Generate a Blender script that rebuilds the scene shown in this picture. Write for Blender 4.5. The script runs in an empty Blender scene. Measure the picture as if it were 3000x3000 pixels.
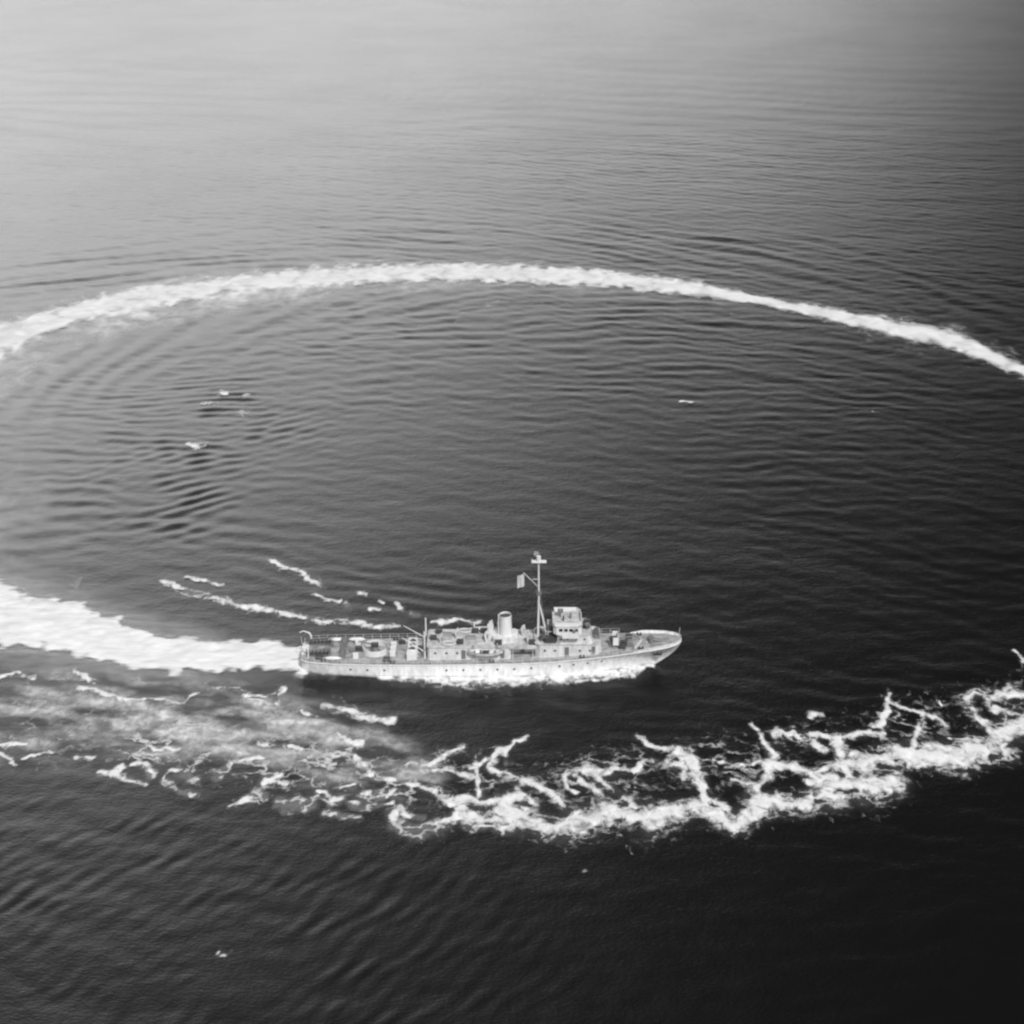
import bpy, math, random
import numpy as np
from mathutils import Vector, Matrix

R = math.radians
S = bpy.context.scene
C = S.collection
random.seed(7)

# ------------------------------------------------------------------ camera
PXM = 3000.0                      # the photograph's own pixel grid
FPX = 4757.0                      # focal length in those pixels
DEP_SHIP = R(30.0)                # the lens looks down at the ship by this much
SCALE = 16.54                     # pixels per metre at the ship
DIST = FPX / SCALE
PITCH = DEP_SHIP - math.atan(445 / FPX)
CAM = Vector((0, -DIST * math.cos(DEP_SHIP), DIST * math.sin(DEP_SHIP)))
CAM.x = 60 / SCALE
cam_data = bpy.data.cameras.new('camera')
cam = bpy.data.objects.new('camera', cam_data)
C.objects.link(cam)
cam.location = CAM
cam.rotation_euler = (math.pi / 2 - PITCH, 0, 0)
cam_data.sensor_width = 36
cam_data.lens = 36 * FPX / PXM
cam_data.clip_start = 1
cam_data.clip_end = 60000
S.camera = cam

# ------------------------------------------------------------------ sky and sun
SUN_EL, SUN_AZ = R(48), R(158)     # azimuth clockwise from +Y: behind the camera, a little to its right
world = bpy.data.worlds.new('World')
S.world = world
world.use_nodes = True
wn, wl = world.node_tree.nodes, world.node_tree.links
wn.clear()
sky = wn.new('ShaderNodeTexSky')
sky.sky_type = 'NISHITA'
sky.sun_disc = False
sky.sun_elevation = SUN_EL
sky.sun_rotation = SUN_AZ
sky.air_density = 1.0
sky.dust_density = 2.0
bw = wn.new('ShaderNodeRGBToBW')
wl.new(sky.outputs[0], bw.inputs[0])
# brightness lobes added to the unseen sky to grade the water's reflections
tc = wn.new('ShaderNodeTexCoord')
nrm = wn.new('ShaderNodeVectorMath'); nrm.operation = 'NORMALIZE'
wl.new(tc.outputs['Generated'], nrm.inputs[0])
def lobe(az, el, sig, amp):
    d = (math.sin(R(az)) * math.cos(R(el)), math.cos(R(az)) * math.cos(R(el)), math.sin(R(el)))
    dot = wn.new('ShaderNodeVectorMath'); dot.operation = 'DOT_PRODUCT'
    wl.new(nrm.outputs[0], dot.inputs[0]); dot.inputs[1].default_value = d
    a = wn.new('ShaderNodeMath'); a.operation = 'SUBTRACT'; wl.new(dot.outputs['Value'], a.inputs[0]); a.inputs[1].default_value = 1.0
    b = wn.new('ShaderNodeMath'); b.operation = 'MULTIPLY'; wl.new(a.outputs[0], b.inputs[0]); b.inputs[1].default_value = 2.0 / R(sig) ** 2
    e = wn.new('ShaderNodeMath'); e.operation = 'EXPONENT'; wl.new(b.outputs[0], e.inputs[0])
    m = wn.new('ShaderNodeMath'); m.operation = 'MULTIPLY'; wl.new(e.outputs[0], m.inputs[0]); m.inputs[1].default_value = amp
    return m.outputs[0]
def add(a, b):
    m = wn.new('ShaderNodeMath'); m.operation = 'ADD'
    wl.new(a, m.inputs[0])
    if isinstance(b, (int, float)): m.inputs[1].default_value = b
    else: wl.new(b, m.inputs[1])
    return m.outputs[0]
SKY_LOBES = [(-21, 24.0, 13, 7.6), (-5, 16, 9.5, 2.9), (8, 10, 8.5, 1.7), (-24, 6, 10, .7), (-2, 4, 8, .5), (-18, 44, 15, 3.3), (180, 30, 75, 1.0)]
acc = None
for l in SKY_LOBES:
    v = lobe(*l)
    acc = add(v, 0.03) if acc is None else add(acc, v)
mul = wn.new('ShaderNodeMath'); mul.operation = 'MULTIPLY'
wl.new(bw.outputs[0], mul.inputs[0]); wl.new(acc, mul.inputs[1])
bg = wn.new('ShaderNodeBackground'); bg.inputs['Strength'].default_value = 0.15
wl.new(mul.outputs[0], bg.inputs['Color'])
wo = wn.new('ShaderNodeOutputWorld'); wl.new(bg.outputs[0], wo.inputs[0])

sun_data = bpy.data.lights.new('sun', 'SUN')
sun_data.energy = 2.9
sun_data.angle = R(0.5)
sun_data.color = (1, 1, 1)
sun = bpy.data.objects.new('sun', sun_data)
C.objects.link(sun)
sd = Vector((math.sin(SUN_AZ) * math.cos(SUN_EL), math.cos(SUN_AZ) * math.cos(SUN_EL), math.sin(SUN_EL)))
sun.rotation_euler = sd.to_track_quat('Z', 'Y').to_euler()

S.cycles.filter_width = 2.4        # an old soft lens
S.view_settings.view_transform = 'Standard'
S.view_settings.look = 'None'
S.view_settings.gamma = 1
S.view_settings.exposure = 0.0

# ------------------------------------------------------------------ helpers
def ground(px, py):
    """the point of the water surface seen at a pixel of the photograph"""
    x = (px - 1500) / FPX; y = -(py - 1500) / FPX
    cp, sp = math.cos(PITCH), math.sin(PITCH)
    d = (x, cp + y * sp, -sp + y * cp)
    t = CAM.z / -d[2]
    return (CAM.x + d[0] * t, CAM.y + d[1] * t)

def tag(o, label=None, cat=None, group=None, kind=None):
    if label: o['label'] = label
    if cat: o['category'] = cat
    if group: o['group'] = group
    if kind: o['kind'] = kind
    return o

def hash2(ix, iy, seed):
    h = np.sin(ix * 127.1 + iy * 311.7 + seed * 74.7) * 43758.5453
    return h - np.floor(h)

def vnoise(x, y, seed=0):
    ix, iy = np.floor(x), np.floor(y)
    fx, fy = x - ix, y - iy
    fx = fx * fx * (3 - 2 * fx); fy = fy * fy * (3 - 2 * fy)
    a, b = hash2(ix, iy, seed), hash2(ix + 1, iy, seed)
    c, d = hash2(ix, iy + 1, seed), hash2(ix + 1, iy + 1, seed)
    return (a + (b - a) * fx) * (1 - fy) + (c + (d - c) * fx) * fy - 0.5

def fbm(x, y, seed=0, octs=3):
    v = 0; a = 1.0
    for i in range(octs):
        v = v + a * vnoise(x, y, seed + i * 13); x = x * 2.03 + 5.1; y = y * 2.03 - 3.7; a *= 0.5
    return v

def sstep(a, b, x):
    t = np.clip((x - a) / (b - a), 0, 1)
    return t * t * (3 - 2 * t)

# ------------------------------------------------------------------ the turning circle, in water coordinates
RING_PX = [(0, 995, 48), (200, 925, 32), (400, 873, 30), (700, 832, 24), (1000, 808, 23), (1250, 800, 21), (1500, 803, 20),
           (1800, 820, 17), (2000, 843, 15), (2200, 877, 14), (2400, 917, 14), (2600, 958, 16), (2800, 1000, 20), (3000, 1088, 22),
           (3180, 1190, 26), (3360, 1370, 30), (3420, 1600, 34), (3340, 1830, 40), (3180, 1990, 46)]
RING_LEFT = [(0, 995, 48), (-180, 1080, 60), (-360, 1230, 64), (-440, 1430, 70), (-340, 1640, 74), (-160, 1755, 80), (0, 1808, 80)]

def circle_fit(pts):
    A = np.array([[2 * x, 2 * y, 1] for x, y in pts]); b = np.array([x * x + y * y for x, y in pts])
    s = np.linalg.lstsq(A, b, rcond=None)[0]
    return s[0], s[1], math.sqrt(s[2] + s[0] ** 2 + s[1] ** 2)
CX, CY, CR = circle_fit([ground(p[0], p[1]) for p in RING_PX])

def seg_dist(X, Y, pts, ay=0.5):
    """normalised distance to a polyline whose half width varies: <1 inside"""
    best = np.full(X.shape, 9.0)
    for (x0, y0, w0), (x1, y1, w1) in zip(pts[:-1], pts[1:]):
        w = max(w0, w1) * 3.6 + 2
        m = (X > min(x0, x1) - w) & (X < max(x0, x1) + w) & (Y > min(y0, y1) - w / ay) & (Y < max(y0, y1) + w / ay)
        if not m.any(): continue
        xs, ys = X[m], Y[m] * ay
        dx, dy = x1 - x0, (y1 - y0) * ay
        t = np.clip(((xs - x0) * dx + (ys - y0 * ay) * dy) / (dx * dx + dy * dy + 1e-9), 0, 1)
        d = np.hypot(xs - x0 - t * dx, ys - y0 * ay - t * dy) / (w0 + (w1 - w0) * t)
        best[m] = np.minimum(best[m], d)
    return best

def to_world(pts):
    out = []
    for p in pts:
        x, y = ground(p[0], p[1])
        dep = PITCH + math.atan((p[1] - 1500) / FPX)
        sc = FPX / (CAM.z / math.sin(dep))
        out.append((x, y, 0.5 * p[2] / (sc * math.sin(dep))))
    return out

# ------------------------------------------------------------------ water height
def wave_height(X, Y):
    h = 0.06 * fbm(X / 5.0, Y / 3.0, 17, 3) + 0.12 * fbm(X / 22, Y / 11, 19, 2)
    w1 = fbm(X / 60, Y / 60, 3, 2) * 7
    w2 = fbm(X / 23, Y / 23, 9, 2) * 4
    # light wind sea over everything
    g = 0.75 + 0.5 * fbm(X / 45, Y / 80, 21, 2)
    for lam, ang, amp, ph in ((5.2, 62, .018, 0), (4.3, 48, .014, 1.3), (7.5, 80, .020, 2.1), (3.6, 95, .009, .4), (11, 70, .03, 3.3), (6.1, 110, .012, 5)):
        a = R(ang); k = 2 * math.pi / lam
        h += g * amp * np.sin(k * (math.cos(a) * X + math.sin(a) * Y) + w2 * 1.5 + ph)
    # stronger diagonal chop in the near left water
    m = sstep(-30, -75, Y + 0.12 * X) * sstep(45, -50, X)
    for lam, ang, amp, ph in ((3.3, 143, .024, 0), (2.6, 136, .018, 2), (4.4, 154, .018, 1), (2.9, 158, .018, 3), (2.1, 128, .010, 4)):
        a = R(ang); k = 2 * math.pi / lam
        h += m * amp * np.sin(k * (math.cos(a) * X + math.sin(a) * Y) + w2 * 2.0 + ph) * (0.6 + 1.2 * fbm(X / 16, Y / 16, 41, 2))
    # ship waves along the turning circle: crests slanting off the track inside and outside
    rr = np.hypot(X - CX, Y - CY); n = rr - CR; s = CR * np.arctan2(Y - CY, X - CX)
    env_out = np.exp(-((n - 38) / 34) ** 2) * sstep(2, 16, n)
    env_in = np.exp(-((n + 30) / 26) ** 2) * sstep(-2, -12, n)
    far = sstep(20, 90, Y)
    for th, lam, amp in ((18, 9.0, .14), (24, 6.4, .07), (11, 13.0, .16)):
        a = R(th); k = 2 * math.pi / lam
        mod = 0.4 + 1.0 * fbm(X / 40, Y / 40, 31 + th, 2)
        h += far * env_out * amp * mod * np.sin(k * (n * math.cos(a) - s * math.sin(a)) + w1 * 0.9 + w2 * .4)
        h += far * env_in * amp * (0.7 + .4 * sstep(20, -60, X) - .3 * sstep(40, 100, X)) * mod * np.sin(k * (n * math.cos(a) + s * math.sin(a)) + w1 * 0.9 + w2 * .4)
    # steep crossing crests where the inner waves meet, left of the centre
    fx, fy = ground(600, 1290)
    for (px, py, sx, sy, lam, ang, amp) in ((450, 1330, 18, 26, 4.2, 86, .13), (565, 1400, 9, 13, 4.0, 118, .30), (540, 1470, 9, 12, 4.2, 124, .32), (520, 1540, 9, 10, 4.6, 126, .28), (660, 1200, 10, 14, 3.4, 92, .20), (600, 1260, 14, 14, 4.2, 70, .14), (470, 1390, 16, 20, 4.4, 130, .16), (520, 1180, 22, 16, 3.6, 100, .12), (330, 1180, 20, 30, 4.5, 80, .10), (780, 1250, 16, 20, 3.8, 128, .10), (640, 1240, 14, 24, 5.0, 96, .26),
                                            (230, 1320, 26, 36, 6.0, 92, .11), (240, 1520, 26, 26, 7.0, 100, .18), (650, 1560, 16, 14, 6.0, 75, .20),
                                            (850, 1020, 34, 40, 6.5, 112, .11), (1400, 960, 60, 40, 7.5, 100, .14), (1900, 1080, 60, 40, 6.5, 82, .09),
                                            (2300, 1250, 50, 50, 5.0, 90, .06), (850, 1680, 16, 14, 5.0, 60, .16), (1200, 1740, 20, 10, 4.5, 78, .14),
                                            (500, 2080, 34, 12, 5.0, 75, .12), (2100, 2120, 20, 8, 4.5, 85, .08)):
        cx, cy = ground(px, py)
        a = R(ang); k = 2 * math.pi / lam
        e = np.exp(-((X - cx) / sx) ** 2 - ((Y - cy) / sy) ** 2)
        h += 0.5 * e * amp * (.7 + 1.4 * fbm(X / 9, Y / 12, 63, 2)) * np.sin(k * (math.cos(a) * (X - cx) + math.sin(a) * (Y - cy)) + w2 * 1.1)
    # far slick swell
    h += sstep(250, 500, Y) * 0.07 * np.sin(2 * math.pi * (Y * 0.98 + X * 0.2) / 26 + w1)
    # calm where the hull has just flattened the water and in the churned wake
    cx, cy = ground(1560, 1430)
    h *= 1 - .6 * np.exp(-((X - cx) / 45) ** 2 - ((Y - cy) / 50) ** 2)
    calm = 1 - 0.6 * np.exp(-(X / 38) ** 2 - ((Y) / 7) ** 2)
    return h * calm

# ------------------------------------------------------------------ materials
def new_mat(name):
    m = bpy.data.materials.new(name); m.use_nodes = True
    n = m.node_tree.nodes; l = m.node_tree.links
    return m, n, l, n['Principled BSDF']

def paint(name, v, rough=0.55, var=0.12, scale=1.5, metal=0.0):
    m, n, l, p = new_mat(name)
    t = n.new('ShaderNodeTexCoord')
    a = n.new('ShaderNodeTexNoise'); a.inputs['Scale'].default_value = scale; a.inputs['Detail'].default_value = 6
    mp = n.new('ShaderNodeMapping'); mp.inputs['Scale'].default_value = (1, 1, 0.35)
    l.new(t.outputs['Object'], mp.inputs[0]); l.new(mp.outputs[0], a.inputs['Vector'])
    r = n.new('ShaderNodeMapRange'); r.inputs['From Min'].default_value = .3; r.inputs['From Max'].default_value = .7
    r.inputs['To Min'].default_value = v * (1 - var); r.inputs['To Max'].default_value = min(.9, v * (1 + var))
    l.new(a.outputs['Fac'], r.inputs['Value']); l.new(r.outputs[0], p.inputs['Base Color'])
    p.inputs['Roughness'].default_value = rough; p.inputs['Metallic'].default_value = metal
    b = n.new('ShaderNodeBump'); b.inputs['Strength'].default_value = .15; b.inputs['Distance'].default_value = .02
    l.new(a.outputs['Fac'], b.inputs['Height']); l.new(b.outputs[0], p.inputs['Normal'])
    return m

M = {
    'hull': paint('hull_paint', .78, .5, .22),
    'house': paint('house_paint', .60, .55, .2),
    'deck': paint('deck_paint', .30, .7, .4, .8),
    'roof': paint('roof_paint', .44, .7, .35, .9),
    'pale': paint('pale_paint', .68, .5, .06),
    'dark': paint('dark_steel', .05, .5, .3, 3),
    'grey': paint('grey_steel', .16, .5, .2, 3),
    'glass': paint('window_glass', .02, .08, .1, 3),
    'canvas': paint('canvas', .50, .9, .1, 3),
    'rope': paint('rope', .45, .9, .1, 3),
    'boot': paint('boot_topping', .06, .5, .2, 2),
}

def water_material():
    m, n, l, p = new_mat('sea_water')
    p.inputs['Base Color'].default_value = (.004, .004, .004, 1)
    p.inputs['Roughness'].default_value = .16
    p.inputs['IOR'].default_value = 1.333
    t = n.new('ShaderNodeTexCoord')
    mp = n.new('ShaderNodeMapping'); mp.inputs['Rotation'].default_value = (0, 0, R(12)); mp.inputs['Scale'].default_value = (.55, 1, 1)
    l.new(t.outputs['Object'], mp.inputs[0])
    a = n.new('ShaderNodeTexNoise'); a.inputs['Scale'].default_value = .9; a.inputs['Detail'].default_value = 6; a.inputs['Roughness'].default_value = .62
    l.new(mp.outputs[0], a.inputs['Vector'])
    big = n.new('ShaderNodeTexNoise'); big.inputs['Scale'].default_value = .018; big.inputs['Detail'].default_value = 3
    l.new(t.outputs['Object'], big.inputs['Vector'])
    rg = n.new('ShaderNodeMapRange'); rg.inputs['From Min'].default_value = .35; rg.inputs['From Max'].default_value = .65
    rg.inputs['To Min'].default_value = .07; rg.inputs['To Max'].default_value = .20
    l.new(big.outputs['Fac'], rg.inputs['Value'])
    f2 = n.new('ShaderNodeTexNoise'); f2.inputs['Scale'].default_value = 2.6; f2.inputs['Detail'].default_value = 3
    l.new(mp.outputs[0], f2.inputs['Vector'])
    b2 = n.new('ShaderNodeBump'); b2.inputs['Distance'].default_value = .16; b2.inputs['Strength'].default_value = .30
    l.new(f2.outputs['Fac'], b2.inputs['Height'])
    b = n.new('ShaderNodeBump'); b.inputs['Distance'].default_value = .5
    l.new(b2.outputs[0], b.inputs['Normal'])
    l.new(rg.outputs[0], b.inputs['Strength']); l.new(a.outputs['Fac'], b.inputs['Height'])
    l.new(b.outputs[0], p.inputs['Normal'])
    return m

def foam_material(name, lace, base=.72, lo=.28, hi=.75, sc=(1, .6, 1), ns=.9, nr=.65, vary=(.72, 1.12)):
    m, n, l, p = new_mat(name)
    at = n.new('ShaderNodeAttribute'); at.attribute_name = 'foam'
    ml = n.new('ShaderNodeAttribute'); ml.attribute_name = 'milk'
    t = n.new('ShaderNodeTexCoord')
    mp = n.new('ShaderNodeMapping'); mp.inputs['Scale'].default_value = sc
    l.new(t.outputs['Object'], mp.inputs[0])
    a = n.new('ShaderNodeTexNoise'); a.inputs['Scale'].default_value = ns; a.inputs['Detail'].default_value = 7; a.inputs['Roughness'].default_value = nr
    a.inputs['Distortion'].default_value = .6
    l.new(mp.outputs[0], a.inputs['Vector'])
    sub = n.new('ShaderNodeMath'); sub.operation = 'SUBTRACT'; l.new(a.outputs['Fac'], sub.inputs[0]); sub.inputs[1].default_value = .5
    mu = n.new('ShaderNodeMath'); mu.operation = 'MULTIPLY'; l.new(sub.outputs[0], mu.inputs[0]); mu.inputs[1].default_value = lace
    ad = n.new('ShaderNodeMath'); ad.operation = 'ADD'; l.new(at.outputs['Fac'], ad.inputs[0]); l.new(mu.outputs[0], ad.inputs[1])
    mr = n.new('ShaderNodeMapRange'); mr.interpolation_type = 'SMOOTHSTEP'
    mr.inputs['From Min'].default_value = lo; mr.inputs['From Max'].default_value = hi
    l.new(ad.outputs[0], mr.inputs['Value'])
    # thin milky film of spent bubbles
    mk = n.new('ShaderNodeMath'); mk.operation = 'MULTIPLY_ADD'; l.new(sub.outputs[0], mk.inputs[0]); mk.inputs[1].default_value = 1.6; mk.inputs[2].default_value = 1.0
    mk2 = n.new('ShaderNodeMath'); mk2.operation = 'MULTIPLY'; l.new(mk.outputs[0], mk2.inputs[0]); l.new(ml.outputs['Fac'], mk2.inputs[1])
    mx = n.new('ShaderNodeMath'); mx.operation = 'MAXIMUM'; l.new(mr.outputs[0], mx.inputs[0]); l.new(mk2.outputs[0], mx.inputs[1])
    # lace: thin threads along the walls of bubbles' cells
    hl = n.new('ShaderNodeAttribute'); hl.attribute_name = 'halo'
    dis = n.new('ShaderNodeTexNoise'); dis.inputs['Scale'].default_value = .5; dis.inputs['Detail'].default_value = 4
    l.new(t.outputs['Object'], dis.inputs['Vector'])
    vm = n.new('ShaderNodeVectorMath'); vm.operation = 'MULTIPLY_ADD'; l.new(dis.outputs['Color'], vm.inputs[0])
    vm.inputs[1].default_value = (4, 4, 0)
    mp3 = n.new('ShaderNodeMapping'); mp3.inputs['Scale'].default_value = (.62, .85, 1); l.new(t.outputs['Object'], mp3.inputs[0]); l.new(mp3.outputs[0], vm.inputs[2])
    vo = n.new('ShaderNodeTexVoronoi'); vo.feature = 'DISTANCE_TO_EDGE'; vo.voronoi_dimensions = '2D'; vo.inputs['Scale'].default_value = .33
    l.new(vm.outputs[0], vo.inputs['Vector'])
    vr = n.new('ShaderNodeMapRange'); vr.interpolation_type = 'SMOOTHSTEP'; vr.inputs['From Min'].default_value = .0; vr.inputs['From Max'].default_value = .17
    vr.inputs['To Min'].default_value = 1; vr.inputs['To Max'].default_value = 0
    l.new(vo.outputs['Distance'], vr.inputs['Value'])
    hs = n.new('ShaderNodeMath'); hs.operation = 'MULTIPLY_ADD'; l.new(sub.outputs[0], hs.inputs[0]); hs.inputs[1].default_value = 2.2; l.new(hl.outputs['Fac'], hs.inputs[2])
    hs2 = n.new('ShaderNodeMapRange'); hs2.interpolation_type = 'SMOOTHSTEP'; hs2.inputs['From Min'].default_value = .25; hs2.inputs['From Max'].default_value = 1.1
    l.new(hs.outputs[0], hs2.inputs['Value'])
    hm_ = n.new('ShaderNodeMath'); hm_.operation = 'MULTIPLY'; l.new(hs2.outputs[0], hm_.inputs[0]); l.new(vr.outputs[0], hm_.inputs[1])
    hm2 = n.new('ShaderNodeMath'); hm2.operation = 'MULTIPLY'; l.new(hm_.outputs[0], hm2.inputs[0]); l.new(hl.outputs['Fac'], hm2.inputs[1])
    hm3 = n.new('ShaderNodeMath'); hm3.operation = 'MULTIPLY'; l.new(hm2.outputs[0], hm3.inputs[0]); hm3.inputs[1].default_value = .75
    mx2 = n.new('ShaderNodeMath'); mx2.operation = 'MAXIMUM'; l.new(mx.outputs[0], mx2.inputs[0]); l.new(hm3.outputs[0], mx2.inputs[1])
    mx = mx2
    mx.use_clamp = True
    l.new(mx.outputs[0], p.inputs['Alpha'])
    c = n.new('ShaderNodeMapRange'); c.inputs['From Min'].default_value = .3; c.inputs['From Max'].default_value = .7
    c.inputs['To Min'].default_value = base * vary[0]; c.inputs['To Max'].default_value = base * vary[1]
    l.new(a.outputs['Fac'], c.inputs['Value']); l.new(c.outputs[0], p.inputs['Base Color'])
    p.inputs['Roughness'].default_value = .9
    p.inputs['Specular IOR Level'].default_value = .15
    b = n.new('ShaderNodeBump'); b.inputs['Strength'].default_value = .5; b.inputs['Distance'].default_value = .25
    l.new(a.outputs['Fac'], b.inputs['Height']); l.new(b.outputs[0], p.inputs['Normal'])
    return m

# ------------------------------------------------------------------ grid meshes
def grid_mesh(name, xs, ys, zf, keep=None, attrs=None, mat=None):
    X, Y = np.meshgrid(xs, ys)
    Z = zf(X, Y)
    nx, ny = len(xs), len(ys)
    idx = np.arange(nx * ny).reshape(ny, nx)
    q = np.stack([idx[:-1, :-1], idx[:-1, 1:], idx[1:, 1:], idx[1:, :-1]], -1).reshape(-1, 4)
    co = np.stack([X, Y, Z], -1).reshape(-1, 3)
    at = {k: v.reshape(-1) for k, v in (attrs or {}).items()}
    if keep is not None:
        kf = keep.reshape(-1)[q].max(1)
        q = q[kf > 0]
        used = np.unique(q); remap = np.full(nx * ny, -1); remap[used] = np.arange(len(used))
        q = remap[q]; co = co[used]; at = {k: v[used] for k, v in at.items()}
    me = bpy.data.meshes.new(name)
    me.vertices.add(len(co)); me.vertices.foreach_set('co', co.astype(np.float32).ravel())
    me.loops.add(len(q) * 4); me.loops.foreach_set('vertex_index', q.astype(np.int32).ravel())
    me.polygons.add(len(q)); me.polygons.foreach_set('loop_start', np.arange(0, len(q) * 4, 4, dtype=np.int32))
    me.polygons.foreach_set('loop_total', np.full(len(q), 4, dtype=np.int32))
    me.update(calc_edges=True)
    me.polygons.foreach_set('use_smooth', np.ones(len(q), dtype=bool))
    for k, v in at.items():
        a = me.attributes.new(k, 'FLOAT', 'POINT'); a.data.foreach_set('value', v.astype(np.float32))
    o = bpy.data.objects.new(name, me); C.objects.link(o)
    if mat: me.materials.append(mat)
    return o

def axis(a, b, step, out, grow=1.12):
    core = list(np.arange(a, b + step, step))
    lo, s = [], step
    x = core[0]
    while x > -out: s *= grow; x -= s; lo.append(x)
    hi, s = [], step
    x = core[-1]
    while x < out: s *= grow; x += s; hi.append(x)
    return np.array(lo[::-1] + core + hi)

def water_z(X, Y):
    fade = sstep(2500, 700, np.hypot(X, Y))
    return wave_height(X, Y) * fade

xs = axis(-175, 175, .5, 14000, 1.05)
ys = np.array(list(axis(-115, 430, .5, 14000, 1.04)))
sea = grid_mesh('water', xs, ys, water_z, mat=water_material())
tag(sea, 'dark rippled open sea around the turning ship', 'water', kind='structure')

# ------------------------------------------------------------------ foam
Z6 = [  # strands of old foam in the near left and around the stern: enlarged-crop units, offset (0,1700)
 [(1960,830,25),(1850,830,15),(1780,830,14),(1720,830,14),(1650,800,10),(1580,780,9),(1520,770,7)],
 [(1740,850,18),(1760,900,20),(1840,900,18),(1932,890,22)],
 [(1800,930,14),(1860,930,14),(1932,920,20)],
 [(1740,860,20),(1700,900,20),(1650,930,22),(1590,960,20),(1540,950,20),(1500,920,20),(1480,880,22),(1500,850,14)],
 [(1510,850,12),(1540,880,12),(1600,900,8)],
 [(1530,720,7),(1600,690,8),(1680,655,9),(1750,640,7)],
 [(1600,710,9),(1700,720,9),(1780,740,9),(1800,780,9)],
 [(1790,680,8),(1790,740,10),(1810,800,12)],
 [(1932,620,10),(1890,660,9),(1860,700,12),(1900,740,14),(1940,760,12)],
 [(1760,700,7),(1850,680,8)],
 [(1130,700,10),(1190,690,12),(1260,690,9)], [(1180,660,9),(1240,655,8),(1310,655,7)],
 [(1340,670,12),(1360,710,14),(1420,740,12),(1490,750,9)], [(1280,590,9),(1320,610,10),(1370,615,8)],
 [(940,830,14),(970,790,14),(990,750,16),(1030,745,12),(1080,770,9)], [(990,740,10),(1050,730,8)],
 [(870,850,8),(940,840,9),(1000,820,8)], [(1040,850,12),(1110,860,16),(1180,860,12)],
 [(1060,840,12),(1130,840,10),(1190,830,10)], [(1200,800,8),(1240,840,14),(1300,830,12)],
 [(1220,890,9),(1300,895,8),(1370,885,7)], [(1380,820,16),(1430,810,12),(1480,790,8)],
 [(1290,790,8),(1340,770,6)], [(1320,850,9),(1420,850,6),(1480,830,8)],
 [(830,740,14),(880,700,12),(930,680,12),(1000,680,8)],
 [(640,720,7),(700,735,13),(750,750,10)], [(735,722,6),(760,700,6)], [(640,730,8),(620,760,8),(680,790,7),(740,800,6)],
 [(360,742,6),(400,728,9),(430,718,9),(470,700,9)], [(500,700,6),(545,705,8),(572,738,8)], [(430,720,8),(480,745,7),(540,760,8)],
 [(280,665,12),(340,680,10)], [(0,640,7),(40,670,8),(70,690,6)], [(0,620,6),(50,615,8),(100,610,5)], [(100,660,4),(200,660,5)],
 [(310,400,9),(360,420,8),(420,435,9),(480,455,7),(540,460,6),(620,460,6),(700,455,6),(740,420,7),(800,400,6),(850,405,6)],
 [(270,350,8),(330,370,8),(370,380,9)], [(0,360,6),(60,360,6),(120,370,10)],
 [(880,400,8),(930,430,9),(1000,440,8),(1070,420,9)], [(940,450,5),(1050,470,9),(980,480,5)],
 [(1140,490,6),(1190,520,8)], [(1230,480,12),(1300,500,14),(1380,510,12),(1450,530,12),(1490,530,8)],
 [(480,630,6),(600,640,9),(660,640,7)], [(740,680,10),(790,670,10)],
 [(980,615,6),(1060,625,8),(1130,640,10)], [(1150,680,7),(1240,670,7)], [(-60,350,7),(0,360,6)], [(-90,620,8),(0,630,7)],
]
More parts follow.
